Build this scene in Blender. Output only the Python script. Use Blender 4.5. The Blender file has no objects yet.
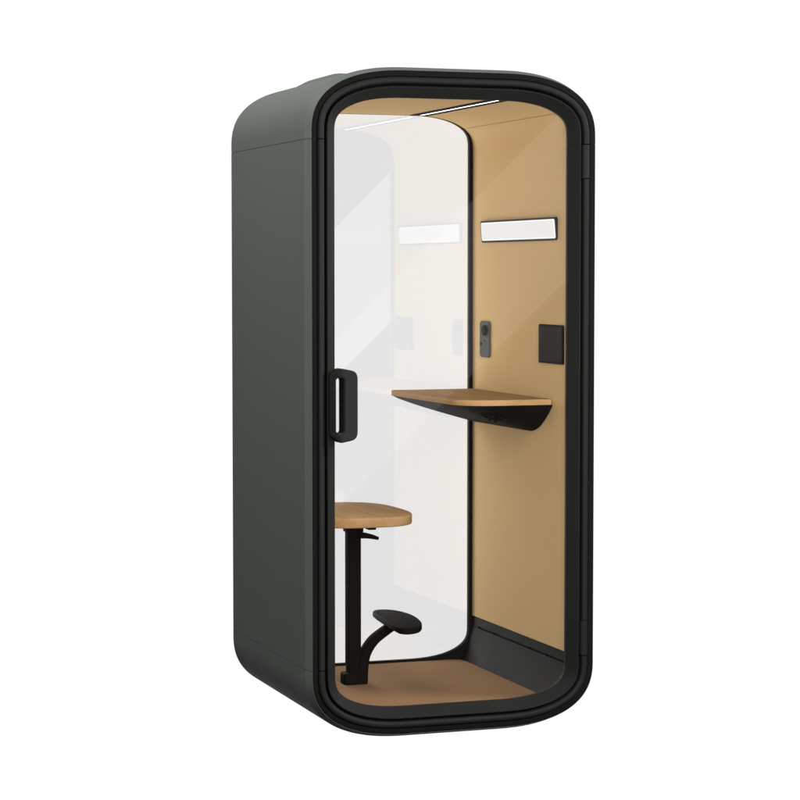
import bpy, bmesh, math, random
from mathutils import Vector, Matrix
from math import sin, cos, pi, radians, sqrt

random.seed(4)
scene = bpy.context.scene
col = scene.collection

# ------------------------------------------------------------------ size of the booth (metres)
W, H = 1.02, 2.204          # outer width and height
CA, CB, CN = 0.35, 0.22, 2.45   # corners: soft superellipse, this wide, this high, this exponent
Z1, Z2 = 0.240, 1.963       # heights of the two seams
D0, D1 = 0.040, 0.944       # front and back end of the flat side panels
DB = 0.979                  # back face
WALL = W - 0.09             # inner face of the right wall
FLOOR = 0.083               # carpet level

# ------------------------------------------------------------------ materials
def nodes(name):
    m = bpy.data.materials.new(name)
    m.use_nodes = True
    nt = m.node_tree
    return m, nt, nt.nodes['Principled BSDF']

def link(nt, a, b):
    nt.links.new(a, b)

def rgb(c):
    return (c[0], c[1], c[2], 1)

def coat(name, base, rough=0.5, spec=0.4, var=0.12, nscale=7, grain=900, bump=0.02, metallic=0.0):
    """painted metal or plastic: slow colour drift, uneven gloss and a fine orange-peel bump"""
    m, nt, p = nodes(name)
    tc = nt.nodes.new('ShaderNodeTexCoord')
    n1 = nt.nodes.new('ShaderNodeTexNoise'); n1.inputs['Scale'].default_value = nscale; n1.inputs['Detail'].default_value = 4
    link(nt, tc.outputs['Object'], n1.inputs['Vector'])
    mx = nt.nodes.new('ShaderNodeMix'); mx.data_type = 'RGBA'
    mx.inputs['A'].default_value = rgb([c * (1 - var) for c in base])
    mx.inputs['B'].default_value = rgb([c * (1 + var) for c in base])
    link(nt, n1.outputs['Fac'], mx.inputs['Factor'])
    link(nt, mx.outputs['Result'], p.inputs['Base Color'])
    mr = nt.nodes.new('ShaderNodeMapRange')
    mr.inputs['To Min'].default_value = rough - 0.06; mr.inputs['To Max'].default_value = rough + 0.06
    link(nt, n1.outputs['Fac'], mr.inputs['Value']); link(nt, mr.outputs['Result'], p.inputs['Roughness'])
    n2 = nt.nodes.new('ShaderNodeTexNoise'); n2.inputs['Scale'].default_value = grain; n2.inputs['Detail'].default_value = 2
    link(nt, tc.outputs['Object'], n2.inputs['Vector'])
    bp = nt.nodes.new('ShaderNodeBump'); bp.inputs['Strength'].default_value = bump; bp.inputs['Distance'].default_value = 0.002
    link(nt, n2.outputs['Fac'], bp.inputs['Height']); link(nt, bp.outputs['Normal'], p.inputs['Normal'])
    p.inputs['Specular IOR Level'].default_value = spec
    p.inputs['Metallic'].default_value = metallic
    return m

def cloth(name, base, var=0.14, grain=420, bump=0.25, sheen=0.15, slow=3.0):
    m, nt, p = nodes(name)
    tc = nt.nodes.new('ShaderNodeTexCoord')
    n1 = nt.nodes.new('ShaderNodeTexNoise'); n1.inputs['Scale'].default_value = grain; n1.inputs['Detail'].default_value = 5; n1.inputs['Roughness'].default_value = 0.7
    link(nt, tc.outputs['Object'], n1.inputs['Vector'])
    n3 = nt.nodes.new('ShaderNodeTexNoise'); n3.inputs['Scale'].default_value = slow; n3.inputs['Detail'].default_value = 3
    link(nt, tc.outputs['Object'], n3.inputs['Vector'])
    ad = nt.nodes.new('ShaderNodeMath'); ad.operation = 'MULTIPLY_ADD'
    ad.inputs[1].default_value = 0.35; link(nt, n3.outputs['Fac'], ad.inputs[0])
    sc = nt.nodes.new('ShaderNodeMath'); sc.operation = 'MULTIPLY'; sc.inputs[1].default_value = 0.65
    link(nt, n1.outputs['Fac'], sc.inputs[0]); link(nt, sc.outputs[0], ad.inputs[2])
    mx = nt.nodes.new('ShaderNodeMix'); mx.data_type = 'RGBA'
    mx.inputs['A'].default_value = rgb([c * (1 - var) for c in base]); mx.inputs['B'].default_value = rgb([c * (1 + var) for c in base])
    link(nt, ad.outputs[0], mx.inputs['Factor']); link(nt, mx.outputs['Result'], p.inputs['Base Color'])
    bp = nt.nodes.new('ShaderNodeBump'); bp.inputs['Strength'].default_value = bump; bp.inputs['Distance'].default_value = 0.0015
    link(nt, n1.outputs['Fac'], bp.inputs['Height']); link(nt, bp.outputs['Normal'], p.inputs['Normal'])
    p.inputs['Roughness'].default_value = 0.9
    p.inputs['Specular IOR Level'].default_value = 0.004
    p.inputs['Sheen Weight'].default_value = sheen
    return m

def wood(name, dark, light, axis=(26, 2.0, 60)):
    m, nt, p = nodes(name)
    tc = nt.nodes.new('ShaderNodeTexCoord')
    mp = nt.nodes.new('ShaderNodeMapping'); mp.inputs['Scale'].default_value = axis
    link(nt, tc.outputs['Object'], mp.inputs['Vector'])
    n0 = nt.nodes.new('ShaderNodeTexNoise'); n0.inputs['Scale'].default_value = 0.6; n0.inputs['Detail'].default_value = 3; n0.inputs['Distortion'].default_value = 0.8
    n1 = nt.nodes.new('ShaderNodeTexNoise'); n1.inputs['Scale'].default_value = 3.2; n1.inputs['Detail'].default_value = 8; n1.inputs['Roughness'].default_value = 0.65
    n2 = nt.nodes.new('ShaderNodeTexNoise'); n2.inputs['Scale'].default_value = 14; n2.inputs['Detail'].default_value = 3
    for n in (n0, n1, n2): link(nt, mp.outputs['Vector'], n.inputs['Vector'])
    a = nt.nodes.new('ShaderNodeMath'); a.operation = 'ADD'; link(nt, n0.outputs['Fac'], a.inputs[0]); link(nt, n1.outputs['Fac'], a.inputs[1])
    b = nt.nodes.new('ShaderNodeMath'); b.operation = 'MULTIPLY_ADD'; b.inputs[1].default_value = 0.35; link(nt, n2.outputs['Fac'], b.inputs[0]); link(nt, a.outputs[0], b.inputs[2])
    mr = nt.nodes.new('ShaderNodeMapRange'); mr.inputs['From Min'].default_value = 0.85; mr.inputs['From Max'].default_value = 1.5
    link(nt, b.outputs[0], mr.inputs['Value'])
    mx = nt.nodes.new('ShaderNodeMix'); mx.data_type = 'RGBA'
    mx.inputs['A'].default_value = rgb(dark); mx.inputs['B'].default_value = rgb(light)
    link(nt, mr.outputs['Result'], mx.inputs['Factor']); link(nt, mx.outputs['Result'], p.inputs['Base Color'])
    bp = nt.nodes.new('ShaderNodeBump'); bp.inputs['Strength'].default_value = 0.08; bp.inputs['Distance'].default_value = 0.001
    link(nt, b.outputs[0], bp.inputs['Height']); link(nt, bp.outputs['Normal'], p.inputs['Normal'])
    p.inputs['Roughness'].default_value = 0.65; p.inputs['Specular IOR Level'].default_value = 0.008
    return m

def pane(name, face_reflect, tint):
    """clear architectural glass: part goes straight through, a part that grows towards grazing angles is mirrored"""
    m, nt, p = nodes(name)
    nt.nodes.remove(p)
    out = nt.nodes['Material Output']
    tr = nt.nodes.new('ShaderNodeBsdfTransparent'); tr.inputs['Color'].default_value = rgb(tint)
    gl = nt.nodes.new('ShaderNodeBsdfGlossy'); gl.inputs['Roughness'].default_value = 0.0; gl.inputs['Color'].default_value = (1, 1, 1, 1)
    lw = nt.nodes.new('ShaderNodeLayerWeight'); lw.inputs['Blend'].default_value = 0.5
    pw = nt.nodes.new('ShaderNodeMath'); pw.operation = 'POWER'; pw.inputs[1].default_value = 5; link(nt, lw.outputs['Facing'], pw.inputs[0])
    ma = nt.nodes.new('ShaderNodeMath'); ma.operation = 'MULTIPLY_ADD'; ma.inputs[1].default_value = 1 - face_reflect; ma.inputs[2].default_value = face_reflect
    link(nt, pw.outputs[0], ma.inputs[0])
    mx = nt.nodes.new('ShaderNodeMixShader')
    link(nt, ma.outputs[0], mx.inputs['Fac']); link(nt, tr.outputs[0], mx.inputs[1]); link(nt, gl.outputs[0], mx.inputs[2])
    link(nt, mx.outputs[0], out.inputs['Surface'])
    return m

def glow(name, c, strength, base=0.3):
    m, nt, p = nodes(name)
    p.inputs['Base Color'].default_value = rgb((base, base, base))
    p.inputs['Emission Color'].default_value = rgb(c)
    p.inputs['Emission Strength'].default_value = strength
    p.inputs['Roughness'].default_value = 0.8; p.inputs['Specular IOR Level'].default_value = 0.02
    return m

M = dict(
    shell=coat('green_grey_powder_coat', (0.078, 0.090, 0.079), rough=0.65, spec=0.12, var=0.05, grain=1100, bump=0.03),
    gasket=coat('black_rubber', (0.005, 0.0053, 0.005), rough=0.75, spec=0.04, var=0.1),
    groove=coat('black_recess', (0.004, 0.004, 0.004), rough=0.8, spec=0.05),
    bead=coat('satin_black_trim', (0.0075, 0.0080, 0.0076), rough=0.6, spec=0.12, var=0.08),
    door=coat('black_door_paint', (0.0085, 0.0090, 0.0086), rough=0.6, spec=0.08, var=0.08),
    handle=coat('black_handle_plastic', (0.0100, 0.0104, 0.0100), rough=0.7, spec=0.12),
    black=coat('black_powder_coat', (0.0060, 0.0048, 0.0037), rough=0.75, spec=0.02),
    bracket=coat('black_brown_moulding', (0.0085, 0.0065, 0.0050), rough=0.75, spec=0.03),
    skirt=coat('charcoal_skirting', (0.0085, 0.0083, 0.0077), rough=0.6, spec=0.03),
    control=coat('dark_grey_plastic', (0.048, 0.055, 0.052), rough=0.7, spec=0.05),
    plate=coat('dark_brown_panel', (0.018, 0.0135, 0.0115), rough=0.65, spec=0.02),
    felt=cloth('tan_felt', (0.555, 0.402, 0.212), var=0.06, bump=0.12, sheen=0.03),
    carpet=cloth('brown_carpet', (0.225, 0.136, 0.071), var=0.32, grain=210, bump=0.5, sheen=0.02),
    oak=wood('oak_veneer', (0.255, 0.156, 0.073), (0.350, 0.222, 0.106)),
    oak_edge=wood('oak_edge', (0.35, 0.215, 0.105), (0.46, 0.295, 0.15)),
    front_glass=pane('door_glass', 0.035, (0.995, 0.995, 0.995)),
    back_glass=pane('rear_glass', 0.122, (1.0, 1.0, 1.0)),
    led=glow('led_diffuser', (1.0, 0.93, 0.82), 4.5),
    lamp=glow('wall_lamp_diffuser', (1.0, 0.968, 0.945), 0.84, 0.05),
    lamp_edge=glow('wall_lamp_edge', (1.0, 1.0, 1.0), 0.98, 0.05),
)

# ------------------------------------------------------------------ mesh helpers
def obj(name, bm, mat, parent=None, smooth=35, bevel=0, loc=None):
    bmesh.ops.remove_doubles(bm, verts=bm.verts, dist=1e-6)
    bmesh.ops.recalc_face_normals(bm, faces=bm.faces)
    me = bpy.data.meshes.new(name)
    bm.to_mesh(me); bm.free()
    for m in (mat if isinstance(mat, (list, tuple)) else [mat]):
        me.materials.append(m)
    for p in me.polygons: p.use_smooth = True
    me.set_sharp_from_angle(angle=radians(smooth))
    o = bpy.data.objects.new(name, me); col.objects.link(o)
    if parent: o.parent = parent
    if bevel:
        b = o.modifiers.new('edge', 'BEVEL'); b.width = bevel; b.segments = 3; b.limit_method = 'ANGLE'; b.angle_limit = radians(40)
        b.harden_normals = False
    return o

def thing(name, label, cat):
    o = bpy.data.objects.new(name, None); col.objects.link(o)
    o.empty_display_size = 0.1
    o['label'] = label; o['category'] = cat
    return o

def ring_path(s, which, rect=(0.0, W, 0.0, H), n=40, gap=0.0):
    """points of the soft-cornered outline, moved inwards by s; 'full' or one of the pieces between the seams"""
    x0, x1, z0, z1 = rect
    def corner(cx, cz, sx, sz, rev):
        out = []
        for i in range(n + 1):
            th = pi / 2 * i / n
            c, q = max(cos(th), 0.0), max(sin(th), 0.0)
            u, v = c ** (2 / CN), q ** (2 / CN)
            gx, gz = u ** (CN - 1) / CA, v ** (CN - 1) / CB
            g = sqrt(gx * gx + gz * gz)
            out.append((cx + sx * (CA * u - s * gx / g), cz + sz * (CB * v - s * gz / g)))
        return out[::-1] if rev else out
    TL = corner(x0 + CA, z1 - CB, -1, 1, False); TR = corner(x1 - CA, z1 - CB, 1, 1, True)
    BR = corner(x1 - CA, z0 + CB, 1, -1, False); BL = corner(x0 + CA, z0 + CB, -1, -1, True)
    if which == 'full': return TL + TR + BR + BL
    if which == 'top': return [(x0 + s, Z2 + gap)] + TL + TR + [(x1 - s, Z2 + gap)]
    if which == 'bottom': return [(x1 - s, Z1 - gap)] + BR + BL + [(x0 + s, Z1 - gap)]
    if which == 'right': return [(x1 - s, Z2 - gap), (x1 - s, Z1 + gap)]
    if which == 'left': return [(x0 + s, Z1 + gap), (x0 + s, Z2 - gap)]

def sweep(bm, profile, path, closed):
    """profile: closed polygon of (s, y); path(s) -> points of the outline at that inset"""
    cols = []
    for s, y in profile:
        cols.append([bm.verts.new((x, y, z)) for x, z in path(s)])
    n = len(cols[0]); k = len(cols)
    for j in range(k):
        a, b = cols[j], cols[(j + 1) % k]
        for i in range(n if closed else n - 1):
            i2 = (i + 1) % n
            try: bm.faces.new((a[i], a[i2], b[i2], b[i]))
            except ValueError: pass
    if not closed:
        bm.faces.new([c[0] for c in cols]); bm.faces.new([c[-1] for c in reversed(cols)])

def swept(name, profile, which, mat, parent, gap=0.0, rect=(0.0, W, 0.0, H), smooth=35, bevel=0):
    bm = bmesh.new()
    for w in ([which] if isinstance(which, str) else which):
        sweep(bm, profile, lambda s: ring_path(s, w, rect, 40, gap), w == 'full')
    return obj(name, bm, mat, parent, smooth, bevel)

def prism(pts, z0, z1, bev=0.0, seg=3):
    """upright prism over a plan outline (list of x, y), with rounded top and bottom edges"""
    bm = bmesh.new()
    c = Vector((sum(p[0] for p in pts) / len(pts), sum(p[1] for p in pts) / len(pts)))
    def inset(d):
        out = []
        n = len(pts)
        for i in range(n):
            a = Vector(pts[i - 1]); b = Vector(pts[i]); e = Vector(pts[(i + 1) % n])
            t = (e - a).normalized(); nrm = Vector((-t.y, t.x))
            if nrm.dot(c - b) < 0: nrm = -nrm
            out.append(b + nrm * d)
        return out
    levels = []
    if bev > 0:
        for i in range(seg + 1):
            a = pi / 2 * i / seg; levels.append((z0 + bev * (1 - sin(a)), bev * (1 - cos(a))) )
        levels = levels[::-1]
        levels = [(z0 + bev * (1 - sin(pi / 2 * i / seg)), bev * (1 - cos(pi / 2 * i / seg))) for i in range(seg, -1, -1)]
        levels += [(z1 - bev * (1 - sin(pi / 2 * i / seg)), bev * (1 - cos(pi / 2 * i / seg))) for i in range(0, seg + 1)]
    else:
        levels = [(z0, 0), (z1, 0)]
    rings = [[bm.verts.new((p.x, p.y, z)) for p in inset(d)] for z, d in levels]
    n = len(pts)
    for a, b in zip(rings, rings[1:]):
        for i in range(n): bm.faces.new((a[i], a[(i + 1) % n], b[(i + 1) % n], b[i]))
    bm.faces.new(rings[0][::-1]); bm.faces.new(rings[-1])
    return bm

def round_rect(x0, x1, y0, y1, radii, n=10):
    """plan outline, radii for the corners (x0y0, x1y0, x1y1, x0y1)"""
    out = []
    for (cx, cy, a0), r in zip(((x0, y0, 180), (x1, y0, 270), (x1, y1, 0), (x0, y1, 90)), radii):
        ox = cx + (r if cx == x0 else -r); oy = cy + (r if cy == y0 else -r)
        for i in range(n + 1):
            a = radians(a0 + 90 * i / n); out.append((ox + r * cos(a), oy + r * sin(a)))
    return out

def box(bm, x0, x1, y0, y1, z0, z1):
    v = [bm.verts.new((x, y, z)) for x in (x0, x1) for y in (y0, y1) for z in (z0, z1)]
    for f in ((0, 1, 3, 2), (4, 6, 7, 5), (0, 4, 5, 1), (2, 3, 7, 6), (0, 2, 6, 4), (1, 5, 7, 3)):
        bm.faces.new([v[i] for i in f])
    return v

def tube(path, frames, sections, n=20, power=2.6):
    """swept superellipse tube: frames gives the two cross axes, sections the half sizes"""
    bm = bmesh.new(); rings = []
    for p, (a, b), (ha, hb) in zip(path, frames, sections):
        ring = []
        for i in range(n):
            t = 2 * pi * i / n; c, s = cos(t), sin(t)
            u = math.copysign(abs(c) ** (2 / power), c) * ha; v = math.copysign(abs(s) ** (2 / power), s) * hb
            ring.append(bm.verts.new(Vector(p) + Vector(a) * u + Vector(b) * v))
        rings.append(ring)
    for q, r in zip(rings, rings[1:]):
        for i in range(n): bm.faces.new((q[i], q[(i + 1) % n], r[(i + 1) % n], r[i]))
    bm.faces.new(rings[0][::-1]); bm.faces.new(rings[-1])
    return bm

def catmull(pts, k=8):
    out = []
    P = [Vector(p) for p in pts]; P = [2 * P[0] - P[1]] + P + [2 * P[-1] - P[-2]]
    for i in range(1, len(P) - 2):
        for j in range(k):
            t = j / k; a, b, c, d = P[i - 1], P[i], P[i + 1], P[i + 2]
            out.append(0.5 * (2 * b + (c - a) * t + (2 * a - 5 * b + 4 * c - d) * t * t + (3 * b - a - 3 * c + d) * t ** 3))
    out.append(P[-2]); return out

# ================================================================== the booth
booth = thing('phone_booth', 'tall dark green-grey booth with rounded corners, framed glass door and tan interior', 'phone booth')

# outer shell, in four panels that meet at thin seams
SH = [(0.030, 0.030), (0.0136, 0.030), (0.0136, 0.0022), (0.0132, 0.0016), (0.0126, 0.0020), (0.0008, D0 - 0.0008), (0.0, D0 + 0.0012),
      (0.0, D1 - 0.0012), (0.0008, D1 + 0.0008), (0.0160, 0.978), (0.0175, 0.979), (0.030, 0.979)]
swept('roof_panel', SH, 'top', M['shell'], booth, 0.0014, smooth=9)
for side in ('left', 'right'):
    swept('side_panel', SH, side, M['shell'], booth, 0.0, smooth=9)
swept('base_panel', SH, 'bottom', M['shell'], booth, 0.0014, smooth=9)
swept('inner_shell', [(0.0305, 0.029), (0.036, 0.029), (0.036, 0.975), (0.0305, 0.975)], 'full', M['groove'], booth)

# low raised vent box on the roof
bm = bmesh.new()
b0 = [(x, y, H - 0.040) for x, y in ((0.16, 0.30), (0.86, 0.30), (0.86, 0.965), (0.16, 0.965))]
b1 = [(x, y, H + 0.0235) for x, y in ((0.262, 0.56), (0.758, 0.56), (0.758, 0.825), (0.262, 0.825))]
lo = [bm.verts.new(p) for p in b0]; hi = [bm.verts.new(p) for p in b1]
for i in range(4): bm.faces.new((lo[i], lo[(i + 1) % 4], hi[(i + 1) % 4], hi[i]))
bm.faces.new(hi); bm.faces.new(lo[::-1])
rv = obj('roof_vent', bm, M['shell'], booth, 60, bevel=0.035)
rv.modifiers['edge'].angle_limit = radians(4); rv.modifiers['edge'].segments = 6

# front frame: rubber gasket, recess and rounded trim
swept('gasket', [(0.0140, 0.026), (0.0140, 0.0032), (0.0160, 0.0020), (0.0300, 0.0022), (0.0320, 0.004), (0.0325, 0.026)], 'full', M['gasket'], booth)
frame = swept('front_frame', [(0.034, 0.0515), (0.034, 0.0275), (0.0632, 0.0275), (0.0632, 0.0468), (0.086, 0.0468), (0.086, 0.0515)], 'full', M['groove'], booth)
def bead_profile(s0, s1, yb, h, n=8):
    c = (s0 + s1) / 2; w = (s1 - s0) / 2
    return [(s0, yb)] + [(c - w * cos(pi * i / n), 0.004 - h * sin(pi * i / n) ** 0.8) for i in range(n + 1)] + [(s1, yb)]
BP = bead_profile(0.0338, 0.0560, 0.0270, 0.0095)
bm = bmesh.new()
for w, g in (('top', 0.0016), ('bottom', 0.0016), ('left', 0.0016)):
    sweep(bm, BP, lambda s: ring_path(s, w, gap=g), False)
def right_piece(za, zb):
    sweep(bm, BP, lambda s: [(W - s, za), (W - s, zb)], False)
right_piece(Z2 - 0.116, Z1 + 0.120)
obj('frame_trim', bm, M['bead'], frame, 40)

# ---------------------------------------------------------------- the glazed door
DP = [(0.0640, 0.030), (0.0640, 0.0035), (0.0646, 0.0012), (0.0665, 0.0), (0.0690, 0.0006), (0.0965, 0.0275), (0.0992, 0.0305), (0.1000, 0.0335), (0.1000, 0.046), (0.0640, 0.046)]
bm = bmesh.new()
for w, g in (('top', 0.0002), ('bottom', 0.0002), ('left', 0.0002), ('right', 0.0002)):
    sweep(bm, DP, lambda s: ring_path(s, w, gap=g), False)
door = obj('door', bm, M['door'], booth, 30)
def glass(name, s, y0, y1, mat, parent, rect=(0, W, 0, H)):
    bm = bmesh.new()
    pts = ring_path(s, 'full', rect)
    a = [bm.verts.new((x, y0, z)) for x, z in pts]; b = [bm.verts.new((x, y1, z)) for x, z in pts]
    n = len(a)
    for i in range(n): bm.faces.new((a[i], a[(i + 1) % n], b[(i + 1) % n], b[i]))
    bm.faces.new(a); bm.faces.new(b[::-1])
    return obj(name, bm, mat, parent, 30)
glass('glass_pane', 0.0995, 0.0350, 0.0410, M['front_glass'], door)

# handle: a chamfered loop whose grip stands off the frame and overhangs the glass
def round_poly(c, n=7):
    """c: list of (x, z, radius)"""
    out = []
    for i in range(len(c)):
        p = Vector(c[i][:2]); a = (Vector(c[i - 1][:2]) - p).normalized(); b = (Vector(c[(i + 1) % len(c)][:2]) - p).normalized()
        h = a.angle(b) / 2; d = c[i][2] / math.tan(h)
        for k in range(n + 1):
            t = k / n; q0 = p + a * d; q1 = p + b * d
            out.append((q0 * (1 - t) ** 2 + p * 2 * t * (1 - t) + q1 * t ** 2))
    return out
ZH = 1.1055
def both(c): return [(x, ZH + z, r) for x, z, r in c] + [(x, ZH - z, r) for x, z, r in c[::-1]]
oc = round_poly(both([(0.0685, 0.097, 0.004), (0.0930, 0.1215, 0.016), (0.1555, 0.1090, 0.030)]))
ic = round_poly(both([(0.0840, 0.083, 0.003), (0.0900, 0.0915, 0.004), (0.1080, 0.0895, 0.013)]))
def front_y(x):
    t = min(max((x - 0.066) / 0.044, 0), 1); return -0.006 - 0.047 * (t * (2 - t)) - 0.05 * max(0, 0.0 - x)
def back_y(x):
    return 0.006 + 0.0 * x if x < 0.09 else 0.006 - min((x - 0.09) / 0.02, 1) * 0.012
bm = bmesh.new()
fo = [bm.verts.new((p.x, front_y(p.x) + 0.010 * max(0.0, (p.x - 0.128) / 0.028) ** 2, p.y)) for p in oc]; fi = [bm.verts.new((p.x, front_y(p.x), p.y)) for p in ic]
bo = [bm.verts.new((p.x, back_y(p.x), p.y)) for p in oc]; bi = [bm.verts.new((p.x - 0.0075 * min(max((p.x - 0.094) / 0.010, 0), 1), back_y(p.x) + 0.002, p.y)) for p in ic]
n = len(oc)
for i in range(n):
    k = (i + 1) % n
    bm.faces.new((fo[i], fo[k], fi[k], fi[i])); bm.faces.new((bo[i], bi[i], bi[k], bo[k]))
    bm.faces.new((fo[i], bo[i], bo[k], fo[k])); bm.faces.new((fi[i], fi[k], bi[k], bi[i]))
hd = obj('handle', bm, M['handle'], door, 30, bevel=0.006)

# two hinges in the right-hand trim
for za, zb in ((Z2 - 0.114, Z2 - 0.0015), (Z1 + 0.0015, Z1 + 0.118)):
    bm = bmesh.new()
    sweep(bm, bead_profile(0.0335, 0.0610, 0.0270, 0.013, 10), lambda s: [(W - s, za), (W - s, (za + zb) / 2), (W - s, zb)], False)
    obj('hinge', bm, M['bead'], door, 40, bevel=0.001)

# ---------------------------------------------------------------- the lining of the room
XL, XR = 0.09, WALL
ZC = H - 0.09
ZS = 2.068                                               # height of the seam between wall and ceiling felt
def lining_piece(name, pts, mat, y0=0.052, y1=0.9405, t=0.018, parent=booth):
    """sheet of thickness t behind the visible line pts (x, z), swept along the depth; the visible side is to the right of the path"""
    bm = bmesh.new(); n = len(pts); out = []
    for i in range(n):
        a = Vector(pts[max(i - 1, 0)]); b = Vector(pts[min(i + 1, n - 1)])
        d = (b - a).normalized(); out.append(Vector(pts[i]) + Vector((d.y, -d.x)) * t)
    A = [bm.verts.new((x, y0, z)) for x, z in pts]; B = [bm.verts.new((x, y1, z)) for x, z in pts]
    C = [bm.verts.new((p.x, y0, p.y)) for p in out]; E = [bm.verts.new((p.x, y1, p.y)) for p in out]
    for i in range(n - 1):
        bm.faces.new((A[i], A[i + 1], B[i + 1], B[i])); bm.faces.new((C[i], E[i], E[i + 1], C[i + 1]))
        bm.faces.new((A[i], C[i], C[i + 1], A[i + 1])); bm.faces.new((B[i], B[i + 1], E[i + 1], E[i]))
    bm.faces.new((A[0], B[0], E[0], C[0])); bm.faces.new((A[-1], C[-1], E[-1], B[-1]))
    return obj(name, bm, mat, parent, 30)
TOP = ring_path(0.09, 'top', (0.0, W, 0.0, H), 40)[1:-1]
right_half = [p for p in TOP if p[0] > W / 2][::-1]          # from the wall up to the ceiling
lo_r = [p for p in right_half if p[1] < ZS - 0.002]; hi_r = [p for p in right_half if p[1] > ZS + 0.002]
def at_height(z):
    for p, q in zip(right_half, right_half[1:]):
        if p[1] <= z <= q[1]: return (p[0] + (q[0] - p[0]) * (z - p[1]) / (q[1] - p[1]), z)
wall_line = [(XR, 0.2452)] + lo_r + [at_height(ZS - 0.0006)]
def flip(pts): return [(W - x, z) for x, z in pts][::-1]
lining_piece('wall_lining', wall_line, M['felt'])
lining_piece('wall_lining', flip(wall_line), M['felt'])
roof_half = [at_height(ZS + 0.0006)] + hi_r
lining_piece('ceiling_lining', roof_half + flip(roof_half), M['felt'])

# curved skirting with a slotted line, both sides
rs = 0.314
def skirt_x(z): return XR - rs + sqrt(rs * rs - (0.245 - z) ** 2)
def mirror(pts): return [(W - x, z) for x, z in pts][::-1]
upper = [(skirt_x(z), z) for z in (0.2125, 0.222, 0.232, 0.2440)]
lower = [(skirt_x(0.060 + (0.2055 - 0.060) * i / 14), 0.060 + (0.2055 - 0.060) * i / 14) for i in range(15)]
back = [(skirt_x(z) + 0.010, z) for z in (0.195, 0.205, 0.215, 0.225)]
for mir in (False, True):
    f = mirror if mir else (lambda q: q)
    sk = lining_piece('skirting', f(lower), M['skirt'])
    lining_piece('skirting_lip', f(upper), M['skirt'], parent=sk)
    lining_piece('vent_slot', f(back), M['groove'], t=0.006, parent=sk)
    # short webs that break the slot into five slits
    xs = skirt_x(0.209)
    for y0, y1 in ((0.0525, 0.070), (0.228, 0.233), (0.398, 0.403), (0.563, 0.568), (0.728, 0.733), (0.885, 0.940)):
        x0, x1 = xs + 0.0012, xs + 0.009
        if mir: x0, x1 = W - x1, W - x0
        bm = bmesh.new(); box(bm, x0, x1, y0, y1, 0.2050, 0.2130)
        obj('slot_web', bm, M['skirt'], sk, 30)

# floor: dark tray with a carpet whose back corners are rounded
bm = bmesh.new(); box(bm, 0.12, 0.90, 0.050, 0.9405, 0.052, FLOOR - 0.007)
obj('floor_tray', bm, M['skirt'], booth, 30)
xs = skirt_x(FLOOR)
pts = round_rect(W - xs + 0.001, xs - 0.001, 0.054, 0.938, (0.004, 0.004, 0.055, 0.055), 8)
obj('carpet', prism(pts, FLOOR - 0.0065, FLOOR, 0.0025, 2), M['carpet'], booth, 40)

# rear window: a thin black frame around a fixed pane
RW = (0.0, W, -0.0135, H + 0.0135)
rear = swept('rear_frame', [(0.064, 0.941), (0.1035, 0.941), (0.1035, 0.962), (0.064, 0.962)], 'full', M['gasket'], booth, rect=RW)
glass('glass_pane', 0.1030, 0.9460, 0.9520, M['back_glass'], rear, rect=RW)
swept('rear_trim', [(0.037, 0.950), (0.0632, 0.950), (0.0632, 0.972), (0.055, 0.978), (0.037, 0.978)], 'full', M['bead'], rear)

# ceiling light: a slim strip set in a black channel
zc = ZC
bm = bmesh.new()
box(bm, 0.675, 0.7010, 0.060, 0.925, zc - 0.0035, zc + 0.004); box(bm, 0.7190, 0.745, 0.060, 0.925, zc - 0.0035, zc + 0.004)
box(bm, 0.7011, 0.7189, 0.060, 0.072, zc - 0.0035, zc + 0.004); box(bm, 0.7011, 0.7189, 0.913, 0.925, zc - 0.0035, zc + 0.004)
strip = obj('ceiling_light', bm, M['gasket'], booth, 30)
bm = bmesh.new(); box(bm, 0.7015, 0.7185, 0.0725, 0.9125, zc - 0.0020, zc + 0.003)
obj('light_diffuser', bm, M['led'], strip, 30)

# wall lamp on the right wall: pale tilted diffuser in a thin black surround
def wall_plate(y0, y1, z0, z1, r, x_face, depth, tilt=0.0):
    """rounded plate on the right wall, facing -x"""
    pts = round_rect(y0, y1, z0, z1, (r,) * 4, 6)
    bm = bmesh.new(); zm = (z0 + z1) / 2
    a = [bm.verts.new((x_face + tilt * (z - zm), y, z)) for y, z in pts]; b = [bm.verts.new((x_face + depth, y, z)) for y, z in pts]
    n = len(pts)
    for i in range(n): bm.faces.new((a[i], a[(i + 1) % n], b[(i + 1) % n], b[i]))
    bm.faces.new(a); bm.faces.new(b[::-1])
    return bm
lamp = obj('wall_lamp', wall_plate(0.137, 0.840, 1.6445, 1.7235, 0.010, XR - 0.0070, 0.012, -0.08), M['gasket'], booth, 30)
edge = obj('lamp_edge', wall_plate(0.1445, 0.8325, 1.6510, 1.7170, 0.008, XR - 0.0085, 0.010, -0.08), M['lamp_edge'], lamp, 30)
obj('lamp_diffuser', wall_plate(0.1530, 0.8240, 1.6560, 1.7120, 0.004, XR - 0.0092, 0.010, -0.08), M['lamp'], lamp, 30)

# dark square panel near the door
sq = obj('socket_panel', wall_plate(0.078, 0.292, 1.2225, 1.3560, 0.006, XR - 0.0050, 0.008), M['gasket'], booth, 30, bevel=0.0012)
obj('panel_face', wall_plate(0.0855, 0.2845, 1.2290, 1.3495, 0.004, XR - 0.0062, 0.004), M['plate'], sq, 30, bevel=0.0008)

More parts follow.
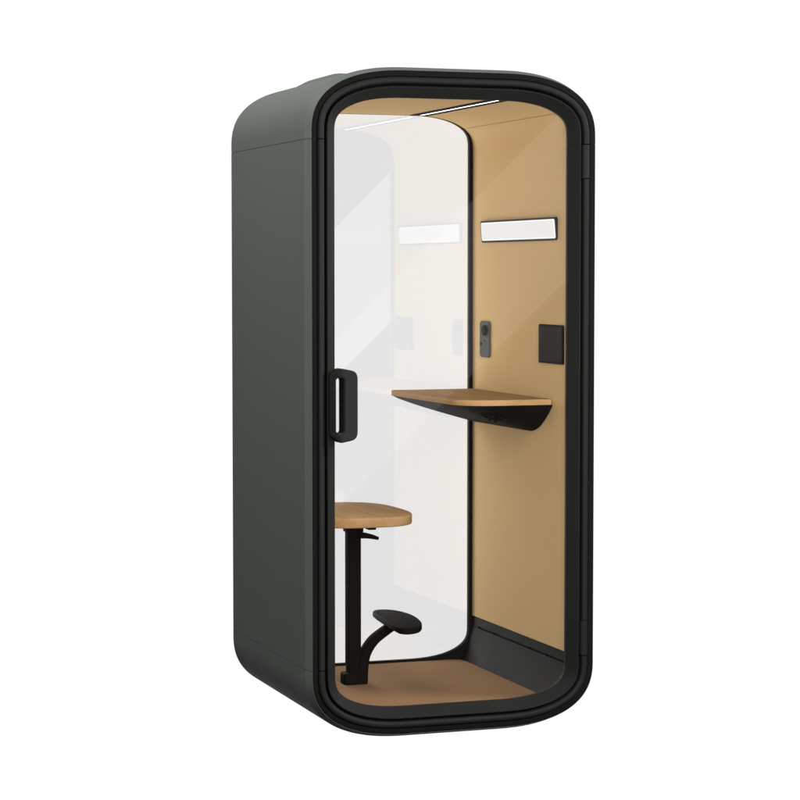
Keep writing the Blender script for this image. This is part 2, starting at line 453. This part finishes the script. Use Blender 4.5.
# control panel beside the rear window: a knob and a small button
cp = obj('control_panel', wall_plate(0.757, 0.853, 1.2225, 1.3560, 0.015, XR - 0.0065, 0.010), M['control'], booth, 30, bevel=0.002)
def knob(name, y, z, r, x0, h, mat):
    bm = bmesh.new(); n = 28; rings = []
    for x, q in ((x0 + 0.002, r), (x0 - h * 0.75, r), (x0 - h, r * 0.86)):
        rings.append([bm.verts.new((x, y + q * cos(2 * pi * i / n), z + q * sin(2 * pi * i / n))) for i in range(n)])
    for a, b in zip(rings, rings[1:]):
        for i in range(n): bm.faces.new((a[i], a[(i + 1) % n], b[(i + 1) % n], b[i]))
    bm.faces.new(rings[-1]); bm.faces.new(rings[0][::-1])
    return obj(name, bm, mat, cp, 40)
knob('knob', 0.795, 1.322, 0.019, XR - 0.0065, 0.010, M['black'])
knob('button', 0.838, 1.271, 0.006, XR - 0.0065, 0.003, M['groove'])
knob('sensor_dot', 0.800, 1.283, 0.004, XR - 0.0065, 0.0012, M['plate'])

# ================================================================== the wall desk
desk = thing('wall_desk', 'oak-topped desk on black wedge bracket fixed to the tan right wall', 'desk')
DZ = 1.101
DX0, DX1, DY0, DY1 = 0.598, XR - 0.001, 0.170, 0.930
plan = round_rect(DX0, DX1, DY0, DY1, (0.115, 0.012, 0.004, 0.022), 12)
top = obj('desktop', prism(plan, DZ - 0.020, DZ, 0.0022, 2), [M['oak']], desk, 40)
top.data.materials.append(M['oak_edge'])
for p in top.data.polygons:
    if abs(p.normal.z) < 0.5: p.material_index = 1
def desk_x0(y):
    c = DY0 + 0.115
    return DX0 + (0.115 - sqrt(max(0.115 ** 2 - (c - y) ** 2, 0)) if y < c else 0)
def keel_z(u, y):
    t = min(max((y - (DY0 + 0.004)) / 0.205, 0), 1)
    h = sin(t * pi / 2) ** 0.85
    return DZ - 0.0205 - 0.1015 * (u ** 0.85) * h
bm = bmesh.new(); NU, NV = 22, 40
grid = []; lid = []
for j in range(NV + 1):
    y = DY0 + 0.004 + (DY1 - 0.006 - DY0 - 0.004) * (j / NV) ** 1.5
    xa = desk_x0(y) + 0.010; row = []; row2 = []
    for i in range(NU + 1):
        u = i / NU; x = xa + (DX1 - 0.001 - xa) * u
        row.append(bm.verts.new((x, y, keel_z(u, y) - 0.001))); row2.append(bm.verts.new((x, y, DZ - 0.0203)))
    grid.append(row); lid.append(row2)
for j in range(NV):
    for i in range(NU):
        bm.faces.new((grid[j][i], grid[j][i + 1], grid[j + 1][i + 1], grid[j + 1][i]))
        bm.faces.new((lid[j][i], lid[j + 1][i], lid[j + 1][i + 1], lid[j][i + 1]))
for j in range(NV):
    bm.faces.new((grid[j][0], grid[j + 1][0], lid[j + 1][0], lid[j][0])); bm.faces.new((grid[j][NU], lid[j][NU], lid[j + 1][NU], grid[j + 1][NU]))
for i in range(NU):
    bm.faces.new((grid[0][i], lid[0][i], lid[0][i + 1], grid[0][i + 1])); bm.faces.new((grid[NV][i], grid[NV][i + 1], lid[NV][i + 1], lid[NV][i]))
keel = obj('bracket', bm, M['bracket'], desk, 50)
# a small oval cable port with prongs under the desk
def keel_point(x, y):
    xa = desk_x0(y) + 0.010; return keel_z((x - xa) / (DX1 - 0.001 - xa), y) - 0.001
def keel_normal(x, y):
    e = 0.004
    dx = (keel_point(x + e, y) - keel_point(x - e, y)) / (2 * e); dy = (keel_point(x, y + e) - keel_point(x, y - e)) / (2 * e)
    return Vector((dx, dy, -1)).normalized()
PX, PY = 0.755, 0.290
bm = bmesh.new(); n = 30; rings = []
nn = keel_normal(PX, PY)
for k, (q, d) in enumerate(((1.0, -0.003), (1.0, 0.0025), (0.86, 0.004), (0.78, 0.001), (0.5, 0.0005))):
    ring = []
    for i in range(n):
        a = 2 * pi * i / n; x = PX + 0.047 * q * cos(a); y = PY + 0.036 * q * sin(a)
        ring.append(bm.verts.new(Vector((x, y, keel_point(x, y))) + nn * d))
    rings.append(ring)
for a, b in zip(rings, rings[1:]):
    for i in range(n): bm.faces.new((a[i], a[(i + 1) % n], b[(i + 1) % n], b[i]))
bm.faces.new(rings[-1]); bm.faces.new(rings[0][::-1])
port = obj('cable_port', bm, M['groove'], keel, 40)
for dx in (-0.012, 0.010):
    x = PX + dx; q = Vector((x, PY, keel_point(x, PY)))
    path = [q - nn * 0.004, q + nn * 0.005, q + nn * 0.008 + Vector((0, 0, -0.003)), q + nn * 0.008 + Vector((0, 0, -0.009))]
    path = catmull(path, 5)
    obj('prong', tube(path, [((1, 0, 0), (0, 0.9, 0.3))] * len(path), [(0.0045, 0.004)] * len(path), 12), M['black'], port, 50)

# ================================================================== the stool
stool = thing('stool', 'oak-seated stool on single black post with curved footrest, standing on brown carpet', 'stool')
SX, SY = 0.339, 0.577
def superplan(cx, cy, hx, hy, e, n=64):
    out = []
    for i in range(n):
        t = 2 * pi * i / n; c, s = cos(t), sin(t)
        out.append((cx + math.copysign(abs(c) ** (2 / e), c) * hx, cy + math.copysign(abs(s) ** (2 / e), s) * hy))
    return out
seat = obj('seat', prism(superplan(0.315, 0.566, 0.197, 0.278, 3.0), 0.6665, 0.701, 0.005, 3), [M['oak']], stool, 45)
# mechanism under the seat
bm = prism(round_rect(SX - 0.029, SX + 0.031, SY - 0.032, SY + 0.032, (0.010,) * 4, 5), 0.622, 0.6662, 0.003, 2)
obj('seat_bracket', bm, M['black'], stool, 40)
lv = [(SX + 0.010, SY - 0.03, 0.613), (SX + 0.035, SY - 0.032, 0.611), (SX + 0.060, SY - 0.034, 0.606), (SX + 0.077, SY - 0.035, 0.601)]
lv = catmull(lv, 5)
obj('height_lever', tube(lv, [((0, 1, 0), (0.25, 0, 1))] * len(lv), [(0.022, 0.0115 - 0.006 * i / len(lv)) for i in range(len(lv))], 16, 3.5), M['black'], stool, 50)
bm = bmesh.new(); box(bm, SX + 0.052, SX + 0.080, SY - 0.02, SY + 0.02, 0.628, 0.666)
obj('seat_stop', bm, M['black'], stool, 30, bevel=0.002)
# post: an outer sleeve with a slimmer foot of the same tube
bm = prism(round_rect(SX - 0.0235, SX + 0.0235, SY - 0.0255, SY + 0.0255, (0.008,) * 4, 5), 0.150, 0.630)
post = obj('post', bm, M['black'], stool, 40, bevel=0.001)
obj('post_foot', prism(round_rect(SX - 0.0205, SX + 0.0235, SY - 0.027, SY + 0.027, (0.008,) * 4, 5), 0.100, 0.1505), M['black'], post, 40)
# foot and the arm that swings up to the footrest
obj('foot', prism(round_rect(SX - 0.040, SX + 0.048, SY - 0.034, SY + 0.034, (0.014, 0.014, 0.014, 0.014), 6), FLOOR - 0.001, FLOOR + 0.040, 0.006, 3), M['black'], stool, 45)
ap = catmull([(0.366, SY - 0.01, 0.090), (0.369, SY - 0.01, 0.140), (0.380, SY - 0.010, 0.190), (0.408, SY - 0.010, 0.232), (0.448, SY - 0.010, 0.262), (0.492, SY - 0.012, 0.288), (0.525, SY - 0.012, 0.298)], 8)
fr = []; se = []
for i, p in enumerate(ap):
    t = (ap[min(i + 1, len(ap) - 1)] - ap[max(i - 1, 0)]).normalized()
    fr.append((Vector((0, 1, 0)), Vector((0, 1, 0)).cross(t).normalized())); q = i / (len(ap) - 1); se.append((0.024, 0.0215 - 0.007 * q))
arm = obj('footrest_arm', tube(ap, fr, se, 24, 3.2), M['black'], stool, 50)
# half-moon footrest plate, its straight edge towards the post
pl = []
for k in range(41):
    v = -1 + 2 * k / 40; a = pi / 2 * v
    pl.append((0.478 + 0.095 * max(cos(a), 0.0) ** 0.8, SY - 0.005 + (0.205 if v > 0 else 0.250) * sin(a)))
pl += [(0.462, SY + 0.190), (0.452, SY + 0.170), (0.448, SY + 0.10), (0.447, SY), (0.448, SY - 0.11), (0.452, SY - 0.222), (0.462, SY - 0.244)]
pl = [(x + 0.10 * (y - SY), y) for x, y in pl]
obj('footrest', prism(pl, 0.288, 0.311, 0.006, 3), M['black'], stool, 45)

# ================================================================== camera
cam_d = bpy.data.cameras.new('camera'); cam = bpy.data.objects.new('camera', cam_d); col.objects.link(cam)
yaw, pitch = 0.33550, 0.05570
C = Vector((-2.1436, -7.0466, 1.5342))
F = Vector((sin(yaw) * cos(pitch), cos(yaw) * cos(pitch), -sin(pitch)))
cam.location = C
cam.rotation_euler = F.to_track_quat('-Z', 'Y').to_euler()
cam_d.sensor_width = 36; cam_d.lens = 36 * 2284.7 / 800
cam_d.clip_start = 0.05; cam_d.clip_end = 200
scene.camera = cam

# ================================================================== studio light
def area(name, loc, target, sx, sy, power, color=(1, 1, 1), roll=0.0):
    l = bpy.data.lights.new(name, 'AREA'); l.shape = 'RECTANGLE'; l.size = sx; l.size_y = sy; l.energy = power; l.color = color
    o = bpy.data.objects.new(name, l); col.objects.link(o)
    q = (Vector(target) - Vector(loc)).to_track_quat('-Z', 'Y')
    o.location = loc
    o.rotation_euler = (q.to_matrix() @ Matrix.Rotation(roll, 3, 'Z')).to_euler()
    return o
area('overhead_softbox', (-1.5, 0.4, 4.2), (-0.1, 0.5, 1.4), 1.6, 1.6, 148, (1.0, 0.995, 0.98))
area('side_key', (-3.6, -3.4, 2.6), (0.9, 0.5, 1.2), 2.4, 2.4, 30, (1.0, 0.985, 0.96))
area('front_key', (0.05, -3.2, 2.5), (0.6, 0.4, 1.0), 1.5, 1.5, 92, (1.0, 0.975, 0.93))  # added lamp, brightens the inner wall and floor through the door
area('low_fill', (0.05, -3.2, 1.05), (0.6, 0.4, 1.3), 1.5, 1.2, 95, (1.0, 0.975, 0.93))  # added fill from low in front, lifts the ceiling and lower wall
area('back_fill', (0.34, 2.05, 1.15), (0.93, 0.5, 1.05), 0.62, 2.2, 42, (1.0, 0.98, 0.94))  # added lamp behind the booth, brightens the inner wall through the rear glass
area('front_softbox', (1.543, -2.985, 1.277), (0.5, 0.0, 1.30), 0.577, 3.0, 2.15, (1, 1, 1), radians(-45))
area('side_softbox', (4.0, -2.0, 2.9), (0.2, 0.0, 1.0), 1.4, 2.2, 230, (1, 1, 1))

# light put into the world colour: white behind the booth, dim towards the camera
w = bpy.data.worlds.new('World'); scene.world = w; w.use_nodes = True
nt = w.node_tree; bg = nt.nodes['Background']
tc = nt.nodes.new('ShaderNodeTexCoord')
dt = nt.nodes.new('ShaderNodeVectorMath'); dt.operation = 'DOT_PRODUCT'
dt.inputs[1].default_value = (sin(yaw), cos(yaw), 0)
nt.links.new(tc.outputs['Generated'], dt.inputs[0])
mr = nt.nodes.new('ShaderNodeMapRange'); mr.interpolation_type = 'SMOOTHSTEP'
mr.inputs['From Min'].default_value = 0.68; mr.inputs['From Max'].default_value = 0.88
nt.links.new(dt.outputs['Value'], mr.inputs['Value'])
mx = nt.nodes.new('ShaderNodeMix'); mx.data_type = 'RGBA'
mx.inputs['A'].default_value = (0.035, 0.035, 0.035, 1); mx.inputs['B'].default_value = (1.035, 1.035, 1.035, 1)
nt.links.new(mr.outputs['Result'], mx.inputs['Factor']); nt.links.new(mx.outputs['Result'], bg.inputs['Color'])
bg.inputs['Strength'].default_value = 1.0

# ================================================================== render settings
scene.render.engine = 'CYCLES'
cy = scene.cycles
cy.max_bounces = 12; cy.diffuse_bounces = 5; cy.glossy_bounces = 6; cy.transparent_max_bounces = 24
cy.sample_clamp_indirect = 6
cy.use_denoising = True
try: cy.denoiser = 'OPENIMAGEDENOISE'
except Exception: pass
vs = scene.view_settings
vs.view_transform = 'Standard'; vs.look = 'None'; vs.exposure = 0; vs.gamma = 1
